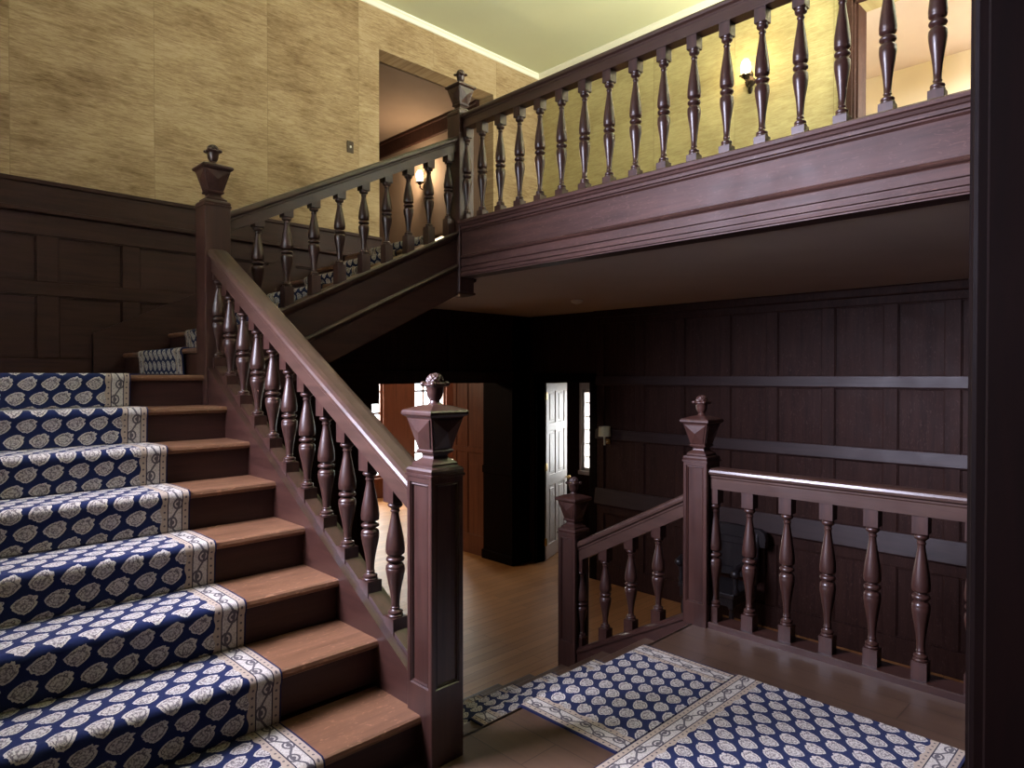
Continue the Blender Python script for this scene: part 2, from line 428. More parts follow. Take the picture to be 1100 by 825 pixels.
struct('trim_6', mb_, BAND, 'sloping dado rails along the dark hall wall', 'trim')
m = MB()
m.box(XL-.03, dy0-.11, ZF, XL+.16, dy0, dz+.11, .006); m.box(XL-.03, dy0-.11, dz, XL+.16, dy1+.04, dz+.11, .006); m.box(XL-.01, dy1, ZF, XL+.16, dy1+.045, dz, .004)
m.box(XL+.05, dy0, ZF, XL+.1, dy0+.012, dz)
struct('door_3', m, JAMB, 'dark casing of the hall doorway', 'door frame')
# pier between doorway and far opening
m = MB(); m.box(6.075, YH, ZF, 6.56, 6.76, ZS); m.box(6.045, YH-.03, ZF, 6.43, 6.77, ZF+.12, .006); m.box(6.06, YH-.012, .1, 6.41, 6.77, .2, .004)
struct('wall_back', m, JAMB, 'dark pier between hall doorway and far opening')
# deep panelled reveal of the far opening
m = MB(); m.box(6.10, 6.76, ZF, 6.42, 7.42, ZS)
panel_wall(m, 'y', 6.10, -1, 6.76, 7.42, [(ZF, ZF+.27), (.35, .42), (1.32, 1.45)], [(6.76, 6.83), (7.10, 7.16), (7.35, 7.42)], .014)
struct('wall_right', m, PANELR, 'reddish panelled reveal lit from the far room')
# header and left part of the hall's back wall
m = MB(); m.box(3.95, YH, 1.318, 6.075, 6.55, ZS); m.box(XW, YH, ZF, 3.95, 6.55, ZS)
panel_wall(m, 'x', YH, -1, 1.6, 3.95, [(ZF, ZF+.22), (.3, .42), (1.3, 1.45), (2.05, ZS-.02)], [(1.6, 1.7), (2.2, 2.3), (2.85, 2.95), (3.8, 3.95)])
m.box(3.95, YH-.022, 1.318, 6.075, YH, 1.46, .004); m.box(3.95, YH-.02, 2.05, 6.07, YH, 2.185, .004); m.box(5.0, YH-.02, 1.46, 5.1, YH, 2.05, .004)
struct('wall_back', m, PANEL, 'dark panelled header over the far opening')
# far room beyond the opening
YR = 11.5
def fx(x): return x*1.15
wins = [(6.75, fx(6.631)), (fx(7.293), 9.25)]
m = MB(); z0, z1 = -.655, 1.95
xs = [2.0, wins[0][0], wins[0][1], wins[1][0], wins[1][1], 11]
for i in range(0, 5, 2): m.box(xs[i], YR, ZF, xs[i+1], YR+.2, ZS)
for a, b in wins: m.box(a, YR, ZF, b, YR+.2, z0); m.box(a, YR, z1, b, YR+.2, ZS)
m.box(2, 6.55, ZF, 2.1, YR, ZS); m.box(11, 7.42, ZF, 11.1, YR, ZS); m.box(6.42, 7.33, ZF, 11, 7.43, ZS)
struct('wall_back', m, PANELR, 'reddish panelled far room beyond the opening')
struct('ceiling', MB().box(2, 6.54, ZS, 11.1, YR+.2, ZS+.1), CREAM, 'far room ceiling', 'ceiling')
for i, (a, b) in enumerate(wins):
    m = MB()
    for q in (a, b-.05): m.box(q, YR+.05, z0, q+.05, YR+.12, z1)
    m.box(a, YR+.05, z0, b, YR+.12, z0+.05); m.box(a, YR+.05, z1-.05, b, YR+.12, z1)
    n = 2
    for k in range(1, n+1): m.box(a+(b-a)*k/(n+1)-.012, YR+.07, z0, a+(b-a)*k/(n+1)+.02, YR+.1, z1)
    for k in range(1, 6): m.box(a, YR+.07, z0+(z1-z0)*k/6-.02, b, YR+.1, z0+(z1-z0)*k/6+.02)
    m.box(a-.05, YR-.06, z0-.05, b+.05, YR+.02, z0, .006)
    w = struct('window_%d' % (2, 3)[i], m, PANELR, ['bright far-room window left of the reddish panel', 'bright far-room window behind the big newel finial'][i], 'window')
    MB().box(a, YR+.083, z0, b, YR+.087, z1).build('window_pane', GLASS, w)
# small room behind the white door
w3 = (5.75, 6.61, -.048, 1.2)
m = MB(); m.box(8.0, 4.4, ZF, 8.15, w3[0], ZS); m.box(8.0, w3[1], ZF, 8.15, 7.32, ZS); m.box(8.0, w3[0], ZF, 8.15, w3[1], w3[2]); m.box(8.0, w3[0], w3[3], 8.15, w3[1], ZS)
m.box(XL+.15, 4.4, ZF, 8, 4.5, ZS); m.box(XL+.02, 7.22, ZF, 8, 7.32, ZS)
struct('wall_right', m, PANEL, 'dark wall of the small room past the white door')
struct('ceiling', MB().box(XL+.02, 4.4, ZS, 8.15, 7.32, ZS+.1), CREAM, 'ceiling of the small room', 'ceiling')
m = MB(); ya, yb_, za, zb = w3
for q in (ya, yb_-.05): m.box(7.98, q, za, 8.1, q+.05, zb)
for q in (za, zb-.05): m.box(7.98, ya, q, 8.1, yb_, q+.05)
for k in range(1, 4): m.box(8.02, ya+(yb_-ya)*k/4-.011, za, 8.06, ya+(yb_-ya)*k/4+.011, zb)
for k in range(1, 6): m.box(8.02, ya, za+(zb-za)*k/6-.011, 8.06, yb_, za+(zb-za)*k/6+.011)
m.box(7.97, yb_, za-.06, 8.01, yb_+.05, zb+.1, .005); m.box(7.97, ya-.05, za-.06, 8.01, ya, zb+.1, .005)
m.box(7.97, ya, zb, 8.01, yb_, zb+.1, .005); m.box(7.94, ya-.05, za-.06, 8.01, yb_+.05, za, .005)
w = struct('window_4', m, WHITE, 'white framed window past the white door', 'window')
MB().box(8.038, ya, za, 8.042, yb_, zb).build('window_pane', GLASS, w)

# white panelled door leaf standing open
hx, hy, th = XL+.16, 6.045, math.atan2(.226, .578)
d = thing('door_4', 'white six-panel door standing open in the hall doorway', 'door', (hx, hy, ZF)); d['kind'] = 'structure'
d.rotation_euler = (0, 0, th)
d['_o'] = (0, 0, 0)
LW, LH = .82, 2.37
m = MB(); m.box(0, .012, .01, LW, .034, LH)
rl = [(.01, .20), (.98, 1.13), (1.72, 1.83), (2.26, LH)]
for a, b in rl: m.box(0, 0, a, LW, .046, b, .004)
for a, b in ((0, .11), (LW/2-.05, LW/2+.05), (LW-.11, LW)): m.box(a, .001, .01, b, .045, LH, .004)
for (_, a), (b, _) in zip(rl, rl[1:]):
    for u0, u1 in ((.11, LW/2-.05), (LW/2+.05, LW-.11)): m.box(u0+.035, .004, a+.035, u1-.035, .042, b-.035, .006)
m.build('door_leaf', WHITE, d)
m = MB(); m.ball((LW-.06, -.05, 1.02), .027, 14, 10); m.tube([(LW-.06, -.05, 1.02), (LW-.06, .1, 1.02)], .01); m.ball((LW-.06, .095, 1.02), .027, 14, 10)
m.build('door_handle', BRASS, d, True)
for z in (.2, 1.2, 2.15): MB().box(-.02, -.012, z, .012, .02, z+.1, .003).build('hinge', BRASS, d)

# ------------------------------------------------------------------ stairs
def step_part(parent, x0, x1, y0, y1, z, riser_h, axis, mt, mr):
    t = MB(); r = MB(); TH = .034
    prof = [(.0, -.017), (.005, -.005), (.014, 0), (y1-y0+.02, 0), (y1-y0+.02, -TH), (.014, -TH), (.005, -.029)]
    def ring(c): return [((y0+u, c, z+w) if axis == 'x' else (c, y0+u, z+w)) for u, w in prof]
    t.loft([ring(x0), ring(x1)]); t.build('tread', mt, parent)
    if axis == 'x': r.box(y0+.028, x0, z-riser_h, y0+.05, x1, z-TH)
    else: r.box(x0, y0+.028, z-riser_h, x1, y0+.05, z-TH)
    r.build('riser', mr, parent)
# flight up on the left
fa = thing('stair_flight', 'broad left-hand oak flight climbing to the half landing', 'staircase', (.6, 1.95, 0))
for k in range(8):
    z = .175 if k == 0 else AZ+AR*k
    y = A0+AG*k
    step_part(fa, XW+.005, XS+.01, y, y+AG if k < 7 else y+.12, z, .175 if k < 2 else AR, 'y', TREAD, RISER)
m = MB()
def sa(y): return nosA(y)+.056
for xa, xb, top, bot in ((XS, XS+.028, 0, -.42), (XS+.028, XS+.10, -.012, -.42), (XS+.10, XS+.125, 0, -.42)):
    m.shear([(xa, bot), (xb, bot), (xb, top), (xa, top)], 'y', 0, 1.99, sa(1.99), 4.08, sa(4.08))
m.box(XS+.004, 1.965, 0, XS+.12, 2.9, .12)
m.shear([(XS-.004, -.012), (XS+.0, -.012), (XS+.03, .004), (XS-.004, .004)], 'y', 0, 2.03, sa(2.03), 4.04, sa(4.04))
m.build('string', W['y'], fa)
m = MB()                                      # closed underside
m.loft([[(XW+.005, 2.2, -.1), (XS+.12, 2.2, -.1), (XS+.12, 2.2, -.05), (XW+.005, 2.2, -.05)], [(XW+.005, 4.12, 1.02), (XS+.12, 4.12, 1.02), (XS+.12, 4.12, 1.07), (XW+.005, 4.12, 1.07)]])
m.build('soffit', PANEL, fa)
# lower flight to the hall
fl = thing('stair_flight', 'short oak flight descending from the entrance landing to the hall', 'staircase', (2.49, 2.9, ZF))
for k in range(0, 6):                         # k-th nosing, tread k lies behind (uphill) for k>0
    y = L0+LG*k; z = -LR*k
    if k > 0:
        t = MB(); prof = [(-LG-.02, 0), (-.014, 0), (-.005, -.005), (0, -.017), (-.005, -.029), (-.014, -.034), (-LG-.02, -.034)]
        t.loft([[(c, y+u, z+w) for u, w in prof] for c in (1.61, 3.40)]); t.build('tread', FLOOR_LAND, fl)
    zz = -LR*(k+1)
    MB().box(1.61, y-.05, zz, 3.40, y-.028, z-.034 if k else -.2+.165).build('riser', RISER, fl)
m = MB()
def sl(y): return -LR/LG*(y-L0)+.052
m.shear([(3.40, -.45), (3.52, -.45), (3.52, 0), (3.40, 0)], 'y', 0, 1.99, sl(1.99), 2.93, sl(2.93))
m.shear([(3.39, -.02), (3.53, -.02), (3.53, 0), (3.51, .012), (3.41, .012), (3.39, 0)], 'y', 0, 2.04, sl(2.04), 2.86, sl(2.86))
m.build('string', W['y'], fl)
m = MB(); m.shear([(1.607, -.5), (1.64, -.5), (1.64, 0), (1.607, 0)], 'y', 0, 2.04, sl(2.04), 3.6, sl(3.6)); m.build('string', W['y'], fl)
m = MB(); m.box(XW, 1.9, ZF, 1.6, 1.96, -.2); m.box(3.46, .25, ZF, 3.5, 1.98, -.2)
struct('wall_right', m, PANEL, 'panelled side of the entrance landing')
m = MB(); m.box(1.5, 1.972, -.035, 3.5, 2.007, 0, .012, 2)
struct('trim_4', m, FLOOR_LAND, 'landing nosing above the descending steps', 'trim')
# upper flight across the back
fb = thing('stair_flight', 'dark oak flight rising across the back to the gallery', 'staircase', (2.4, 5, Z1))
for k in range(7):
    x = B0+BG*k
    step_part(fb, 4.16, YB-.02, x, x+BG if k < 6 else x+.1, BZ+BR*k, BR, 'x', TREAD, RISER)
def sb(x): return 1.846+.4900*(x-1.958)
m = MB()
sect = [(.115, -.50), (.0, -.50), (-.0, -.30), (-.012, -.29), (-.018, -.27), (-.006, -.255), (.01, -.25), (.01, -.06), (-.004, -.05), (-.016, -.03), (-.02, -.012), (-.012, 0), (.115, 0)]
m.shear(sect, 'x', 4.055, 1.60, sb(1.60), 3.39, sb(3.39))
m.build('string', W['x'], fb)
m = MB(); m.shear([(0, 0), (.03, 0), (.03, .30), (.015, .33), (0, .33)], 'x', YB-.045, 1.3, sb(1.3)-.12, 2.95, sb(2.95)-.12); m.build('wall_string', PANELX, fb)
m = MB()
m.shear([(4.09, -.48), (YB-.02, -.48), (YB-.02, -.44), (4.09, -.44)], 'x', 0, 1.6, sb(1.6), 3.6, sb(3.6)); m.build('soffit', PANEL, fb)

# ------------------------------------------------------------------ carpets
def runner(name, label, path, axis, c0, c1, thick=.009, flipv=0, v0=0):
    """path: list of (along, z); carpet strip c0..c1 across, solid with a thickness, metric UVs"""
    pts = [Vector((a, z)) for a, z in path]; nrm = []
    for i, p in enumerate(pts):
        n = Vector((0, 0))
        for q in ((pts[i]-pts[i-1]) if i else None, (pts[i+1]-pts[i]) if i < len(pts)-1 else None):
            if q is not None and q.length > 1e-9:
                q = q.normalized(); n += Vector((-q.y, q.x))
        n = n.normalized() if n.length else Vector((0, 1)); nrm.append(n)
    bm = bmesh.new(); uvl = bm.loops.layers.uv.new('UVMap')
    N = 6; L = [v0]
    for a, b in zip(pts, pts[1:]): L.append(L[-1]+(b-a).length)
    def P(i, j, k):
        q = pts[i]+nrm[i]*(thick if k else 0); c = c0+(c1-c0)*j/N
        return (q.x, c, q.y) if axis == 'x' else (c, q.x, q.y)
    V = [[[bm.verts.new(P(i, j, k)) for j in range(N+1)] for i in range(len(pts))] for k in (0, 1)]
    Wd = abs(c1-c0)
    def addf(idx):
        f = bm.faces.new([V[k][i][j] for k, i, j in idx])
        for lp, (k, i, j) in zip(f.loops, idx): lp[uvl].uv = (Wd*j/N, L[i])
        f.smooth = True
    for i in range(len(pts)-1):
        for j in range(N):
            addf([(1, i, j), (1, i, j+1), (1, i+1, j+1), (1, i+1, j)]); addf([(0, i, j), (0, i+1, j), (0, i+1, j+1), (0, i, j+1)])
        for j in (0, N): addf([(0, i, j), (1, i, j), (1, i+1, j), (0, i+1, j)])
    for i in (0, len(pts)-1):
        for j in range(N): addf([(0, i, j), (0, i, j+1), (1, i, j+1), (1, i, j)])
    bmesh.ops.recalc_face_normals(bm, faces=bm.faces)
    me = bpy.data.meshes.new(name); bm.to_mesh(me); bm.free(); me.materials.append(CARPET)
    try: me.set_sharp_from_angle(angle=math.radians(50))
    except Exception: pass
    o = bpy.data.objects.new(name, me); C.objects.link(o)
    return tag(o, label, 'carpet')
def up_path(a_nose, z_tread, base, start, end):
    p = [(start, base)] if start is not None else []
    prev = base
    for i, (a, z) in enumerate(zip(a_nose, z_tread)):
        p += [(a+.020, prev), (a+.013, prev+.012), (a+.006, z-.045), (a-.002, z-.030), (a-.004, z-.017), (a-.001, z-.006), (a+.007, z-.0002), (a+.016, z)]
        nxt = a_nose[i+1] if i+1 < len(a_nose) else end
        if i+1 < len(a_nose): p.append(((a+nxt)/2, z))
        prev = z
    p.append((end, prev)); return p
ys = [A0+AG*k for k in range(8)]; zs = [.175]+[AZ+AR*k for k in range(1, 8)]
runner('stair_runner', 'navy paisley runner climbing the left-hand flight', up_path(ys, zs, 0, 1.51, 5.5), 'y', .148, 1.066)
xs_ = [B0+BG*k for k in range(7)]; zs_ = [BZ+BR*k for k in range(7)]
runner('stair_runner', 'navy paisley runner on the upper flight behind its balusters', up_path(xs_, zs_, Z1, 1.15, 4.0), 'x', 4.56, 5.48)
# descending runner, walked in the uphill direction
ny = [L0+LG*k for k in range(5, -1, -1)]; nz = [-LR*k for k in range(5, -1, -1)]
p = [(ny[0]+.25, ZF)]; prev = ZF
for i, (a, z) in enumerate(zip(ny, nz)):
    p += [(a-.018, prev), (a-.012, prev+.012), (a-.004, z-.045), (a+.003, z-.030), (a+.005, z-.017), (a+.001, z-.006), (a-.007, z-.0002), (a-.016, z)]
    p.append((a-.17, z)); prev = z
p[-1] = (1.498, 0)
runner('stair_runner', 'navy paisley runner going down the short flight beside the big newel', p[::-1], 'y', 2.008, 2.928)
pr = [(.15+(2.945-.15)*i/8, 0) for i in range(9)]
runner('landing_rug', 'navy paisley rug lying across the entrance landing', pr, 'x', .578, 1.494)

# ------------------------------------------------------------------ newel posts
def finial(root, cx, cy, z):
    m = MB()
    m.lathe(cx, cy, [(.030, z-.010), (.032, z-.006), (.021, z+.002), (.018, z+.010), (.021, z+.015), (.028, z+.026), (.031, z+.042), (.032, z+.058), (.036, z+.064), (.042, z+.068), (.042, z+.073), (.034, z+.078), (.02, z+.08)], 20)
    for k in range(4):
        a = PI/4+k*PI/2 + .0
        m.ball((cx+.043*math.cos(a), cy+.043*math.sin(a), z+.072), .0135, 10, 8, (1, 1, .75))
    f = m.build('finial', W['z'], root, True)
    MB().ball((cx, cy, z+.084), .0315, 48, 24, (1, 1, .88), .07).build('finial_knob', W['z'], f)
def newel(label, x0, y0, zb, T, pz0, drop=None, w=.15, sunk=True):
    """square post, corner (x0,y0), shaft zb..T, sunk panels from pz0 up; urn and finial above"""
    cx, cy, h = x0+w/2, y0+w/2, w/2
    r = thing('newel_post', label, 'newel post', (cx, cy, zb))
    m = MB(); b = m.bm
    m.sq(cx, cy, [(h, zb), (h, pz0-.03), (h, T-.035)])
    b.faces.ensure_lookup_table(); b.normal_update()
    side = [f for f in b.faces if abs(f.normal.z) < .1 and f.calc_center_median().z > pz0-.02]
    for f in side if sunk else []:
        fr = bmesh.ops.inset_region(b, faces=[f], thickness=.028, depth=0)
        fr = bmesh.ops.inset_region(b, faces=[f], thickness=.006, depth=-.006)
        fr = bmesh.ops.inset_region(b, faces=[f], thickness=.007, depth=.003)
        fr = bmesh.ops.inset_region(b, faces=[f], thickness=.005, depth=-.008)
    ed = [e for e in b.edges if abs(e.verts[0].co.z-e.verts[1].co.z) > .1 and len(e.link_faces) == 2 and
          all(abs(abs(v.co.x-cx)-h) < 1e-4 and abs(abs(v.co.y-cy)-h) < 1e-4 for v in e.verts)]
    bmesh.ops.bevel(b, geom=ed, offset=.006, segments=2, profile=.5, affect='EDGES')
    m.build('shaft', W['z'], r)
    m = MB(); m.sq(cx, cy, [(h-.002, T-.037), (h+.004, T-.035), (h+.004, T-.026), (h-.001, T-.024), (h+.001, T-.012), (h-.004, T-.003), (h-.012, T), (h-.016, T+.004), (h-.016, T+.012), (h-.022, T+.017), (h-.032, T+.024), (h-.036, T+.028)])
    m.build('cap_moulding', W['z'], r, True)
    # urn: waist, flaring square vase with pyramid bosses, slab and sloped roof
    T -= 0; m = MB(); z = T+.026
    m.sq(cx, cy, [(.040, z), (.036, z+.004), (.033, z+.012), (.036, z+.020), (.047, z+.025), (.049, z+.032), (.046, z+.036)])
    m.sq(cx, cy, [(.043, z+.034), (.075, z+.156)])
    m.bm.faces.ensure_lookup_table(); m.bm.normal_update()
    vase = [f for f in m.bm.faces if abs(f.normal.z) < .5 and f.calc_area() > .006]
    for f in vase:
        bmesh.ops.inset_region(m.bm, faces=[f], thickness=.011, depth=0)
        bmesh.ops.inset_region(m.bm, faces=[f], thickness=.003, depth=.004)
        q = bmesh.ops.poke(m.bm, faces=[f], offset=.012)
    m.sq(cx, cy, [(.072, z+.154), (.083, z+.159), (.089, z+.166), (.089, z+.174), (.084, z+.181), (.074, z+.185), (.045, z+.196), (.032, z+.199)])
    u = m.build('urn', W['z'], r)
    finial(r, cx, cy, z+.204)
    if drop:
        m = MB(); m.sq(cx, cy, [(h-.01, drop+.028), (h+.006, drop+.022), (h+.010, drop+.012), (h+.004, drop+.004), (h-.02, drop-.004), (h-.05, drop-.012)])
        m.build('pendant_drop', W['z'], r)
    return r
newel('large newel post at the foot of the left-hand flight', 1.455, 1.895, 0, 1.077, .29)
newel('tall newel post where the left flight meets the half landing', 1.455, 4.031, .85, 2.440, 1.60, sunk=False)
newel('newel post at the top of the descending flight joining the landing balustrade', 3.375, 1.90, 0, .956, .135)
newel('newel post at the inner corner of the gallery with a pendant drop', 3.375, 4.031, 2.05, 3.492, 2.70, 2.045, sunk=False)
newel('lowest newel post at the bottom of the descending flight', 3.375, 2.855, ZF, .386, -.36)

# ------------------------------------------------------------------ balustrades
TURN = [(.0285, 0), (.031, .004), (.0315, .012), (.029, .018), (.0265, .022), (.0285, .027), (.0300, .036), (.0285, .045), (.022, .052), (.0175, .060), (.0165, .068), (.019, .074), (.019, .080), (.0165, .086),
        (.0172, .13), (.020, .19), (.0255, .26), (.0325, .33), (.0372, .385), (.0385, .42), (.0372, .424), (.0378, .432), (.0365, .447), (.0300, .463), (.0215, .472), (.0230, .476),
        (.0345, .486), (.0372, .496), (.0372, .506), (.0340, .516), (.0235, .525), (.0225, .532), (.0285, .538), (.0360, .548), (.0382, .562), (.0374, .572), (.0385, .577), (.0385, .60), (.0355, .66), (.0300, .73), (.0235, .80), (.0180, .86), (.0155, .90),
        (.0160, .912), (.0195, .918), (.0195, .926), (.0165, .932), (.0165, .944), (.022, .952), (.0285, .962), (.0305, .974), (.0290, .984), (.0265, .988), (.0285, 1)]
def baluster_mesh(zb, z0, z1, zt, slope=0, axis='y', s=.032):
    """square plinth zb..z0, turned z0..z1, square cap z1..zt (raked ends follow the slope)"""
    m = MB()
    def blk(za, zc, ra, rb):
        def q(sx, sy, z, r): return (sx*s, sy*s, z + (slope*(sx if axis == 'x' else sy)*s if r else 0))
        m.loft([[q(a, b, z, r) for a, b in ((-1, -1), (1, -1), (1, 1), (-1, 1))] for z, r in ((za, ra), (zc, rb))])
    blk(zb, z0, True, False); blk(z1, zt, False, True)
    m.lathe(0, 0, [(r, z0+t*(z1-z0)) for r, t in TURN], 18)
    bmesh.ops.recalc_face_normals(m.bm, faces=m.bm.faces)
    me = bpy.data.meshes.new('baluster'); m.bm.to_mesh(me); m.bm.free(); me.materials.append(W['z'])
    for p in me.polygons: p.use_smooth = True
    me.set_sharp_from_angle(angle=math.radians(40))
    return me
def balustrade(label, loc, me, spots, group=None):
    r = thing('balustrade', label, 'balustrade', loc, group)
    for (x, y, z) in spots:
        o = bpy.data.objects.new('baluster', me); C.objects.link(o); o.parent = r
        o.location = Vector((x, y, z)) - Vector(loc)
    return r
# handrail section (across, up from its underside): moulded cap over a deep body
def rail_sect(w, h):
    k = w/2
    return [(-k*.66, 0), (k*.66, 0), (k*.66, h*.50), (k*.74, h*.55), (k*.74, h*.62), (k*.98, h*.70), (k*1.0, h*.80), (k*.93, h*.90), (k*.72, h*.97), (k*.35, h), (-k*.35, h), (-k*.72, h*.97),
            (-k*.93, h*.90), (-k*1.0, h*.80), (-k*.98, h*.70), (-k*.74, h*.62), (-k*.74, h*.55), (-k*.66, h*.50)]
# left flight
def rA(y): return .917+.572*(y-2.106)
pA = [2.227+.1817*i for i in range(11)]
me = baluster_mesh(-.035, .050, .505, .60, .58, 'y', .034)
bA = balustrade('raking balustrade of eleven balusters along the left-hand flight', (1.53, 3.1, .7), me, [(1.53, y, sa(y)) for y in pA])
m = MB(); m.shear(rail_sect(.125, .134), 'y', 1.53, 2.03, rA(2.03), 4.045, rA(4.045)); m.build('handrail', RAILW['y'], bA)
m = MB()
for a, b in zip([2.04]+pA, pA+[4.03]):
    m = MB(); m.shear([(-.030, -.03), (.030, -.03), (.030, .022), (-.030, .022)], 'y', 1.53, a+.032, sa(a+.032), b-.032, sa(b-.032))
    m.build('fillet', W['y'], bA)
# back flight
pB = [1.80+.1905*i for i in range(9)]
def rB(x): return 2.277+.505*(x-1.623)
me = baluster_mesh(-.03, .118, .565, .64, .5, 'x')
bB = balustrade('raking balustrade along the back flight below the grasscloth wall', (2.5, 4.105, 2.1), me, [(x, 4.105, sb(x)) for x in pB])
m = MB(); m.shear(rail_sect(.115, .125), 'x', 4.105, 1.595, rB(1.595), 3.385, rB(3.385)); m.build('handrail', RAILW['x'], bB)
# lower flight
pL = [2.06+.2*i for i in range(5)]
def rL(y): return .602-.525*(y-2.074)-.012
me = baluster_mesh(-.03, .07, .51, .64, -.53, 'y')
bL = balustrade('short raking balustrade of the descending flight', (3.45, 2.46, -.2), me, [(3.45, y, sl(y)+.012) for y in pL[1:]])
m = MB(); m.shear(rail_sect(.105, .135), 'y', 3.45, 2.04, rL(2.04), 2.87, rL(2.87)); m.build('handrail', RAILW['y'], bL)
# landing balustrade
pD = [1.889-.2045*i for i in range(8)]
me = baluster_mesh(0, .085, .665, .75)
bD = balustrade('level balustrade along the entrance landing at lower right', (3.45, 1.1, 0), me, [(3.45, y, .03) for y in pD if y > .35])
m = MB(); m.shear(rail_sect(.115, .118), 'y', 3.45, .25, .778, 1.905, .778); m.build('handrail', RAILW['y'], bD)
m = MB(); m.box(3.39, .25, -.02, 3.53, 1.90, .034, .003); m.build('bottom_rail', W['y'], bD)
# gallery balustrade
pG = [4.05-.2020*i for i in range(19)]
me = baluster_mesh(0, .075, .675, .758)
bG = balustrade('long level balustrade along the upper gallery edge', (3.45, 2.1, ZG), me, [(3.45, y-.02 if i == 0 else y, ZG) for i, y in enumerate(pG) if y > .3])
m = MB(); m.shear(rail_sect(.115, .118), 'y', 3.45, .25, 3.348, 4.035, 3.348); m.build('handrail', RAILW['y'], bG)
# gallery fascia: moulded architrave board
sect = [(3.50, 2.18), (3.50, 2.62), (3.372, 2.62), (3.364, 2.612), (3.364, 2.594), (3.376, 2.588), (3.382, 2.575), (3.390, 2.570), (3.390, 2.564), (3.378, 2.560), (3.380, 2.548), (3.394, 2.544), (3.394, 2.538), (3.386, 2.534), (3.398, 2.524),
        (3.398, 2.352), (3.386, 2.346), (3.380, 2.336), (3.386, 2.328), (3.398, 2.322), (3.392, 2.316), (3.390, 2.264), (3.402, 2.260), (3.402, 2.254), (3.388, 2.250), (3.386, 2.224), (3.398, 2.220), (3.398, 2.214), (3.384, 2.210), (3.382, 2.194), (3.392, 2.190), (3.374, 2.186), (3.374, 2.18)]
m = MB(); m.loft([[(x, y, z) for x, z in sect] for y in (.25, 4.04)])
struct('trim_5', m, FASC, 'moulded oak fascia along the gallery edge', 'fascia')

# ------------------------------------------------------------------ fittings and furniture
def lit_sconce(label, x, y, z, pw):
    r = thing('wall_sconce', label, 'wall lamp', (x, y, z-.1), 'lit gallery sconces')
    m = MB(); m.tube([(x, y, z-.08), (x-.012, y, z-.08), (x-.02, y, z-.08)], [.05, .05, .03], 16); m.ball((x-.008, y, z-.02), .03, 10, 8, (.4, 1, 1.8)); m.ball((x-.008, y, z-.15), .025, 10, 8, (.4, 1, 1.8)); m.build('backplate', IRON, r, True)
    m = MB(); m.tube([(x-.01, y, z-.10), (x-.05, y, z-.14), (x-.09, y, z-.125), (x-.105, y, z-.075)], .008); m.build('arm', IRON, r, True)
    m = MB(); cx = x-.105
    m.lathe(cx, y, [(.008, z-.085), (.02, z-.078), (.03, z-.06), (.045, z-.045), (.04, z-.04), (.02, z-.04)], 14)
    for k in range(6):
        a = k*PI/3; m.ball((cx+.05*math.cos(a), y+.05*math.sin(a), z-.045), .016, 8, 6, (1, 1, .5))
    m.ball((cx, y, z-.11), .009, 8, 6); m.tube([(cx, y, z-.11), (cx, y, z-.085)], .004, 6)
    m.build('drip_cup', IRON, r, True)
    m = MB(); m.lathe(cx, y, [(.022, z-.04), (.036, z-.03), (.044, z+.0), (.047, z+.035), (.042, z+.075), (.024, z+.105), (.004, z+.112)], 16); m.build('lamp_shade', GLOW, r, True)
    l = bpy.data.lights.new('sconce_bulb', 'POINT'); l.energy = pw; l.color = (1, .76, .46); l.shadow_soft_size = .04
    o = bpy.data.objects.new('sconce_bulb', l); C.objects.link(o); o.location = (cx-.065, y, z+.06)
lit_sconce('lit bronze sconce on the green-gold wall behind the gallery balusters', XU, 3.09, 4.37, 6)
lit_sconce('lit bronze sconce in the corridor seen between back flight balusters', 5.513, 7.285, 4.04, 26)
r = thing('wall_sconce', 'unlit small sconce with a pale shade on the dark hall wall', 'wall lamp', (XL, 4.875, .6))
m = MB(); m.box(XL-.045, 4.845, .60, XL-.022, 4.905, .66, .005); m.build('backplate', BRASS, r)
m = MB(); m.tube([(XL-.03, 4.875, .63), (XL-.09, 4.875, .62), (XL-.10, 4.875, .66)], .008); m.tube([(XL-.10, 4.875, .59), (XL-.10, 4.875, .70)], .012); m.build('arm', SHADE, r, True)
m = MB(); m.lathe(XL-.10, 4.875, [(.073, .695), (.068, .81), (.066, .81), (.071, .695)], 20); m.build('lamp_shade', SHADE, r, True)
r = thing('smoke_detector', 'round white smoke detector on the gallery soffit', 'smoke detector', (5.3, 4.46, ZS-.05))
m = MB(); m.lathe(5.3, 4.46, [(.062, ZS-.016), (.064, ZS-.028), (.055, ZS-.042), (.03, ZS-.05)], 20); m.build('housing', PLAST, r, True)
m = MB(); m.lathe(5.3, 4.46, [(.022, ZS-.049), (.02, ZS-.056), (.01, ZS-.058)], 14); m.build('sensor_cap', PLAST, r, True)
r = thing('wall_switch', 'dark switch plate on the grasscloth wall', 'switch', (3.557, YB, 3.66))
m = MB(); m.box(3.52, YB-.008, 3.64, 3.594, YB, 3.755, .003); m.build('cover_plate', IRON, r)
m = MB(); m.box(3.549, YB-.018, 3.687, 3.565, YB-.006, 3.708, .002); m.build('toggle', PLAST, r)

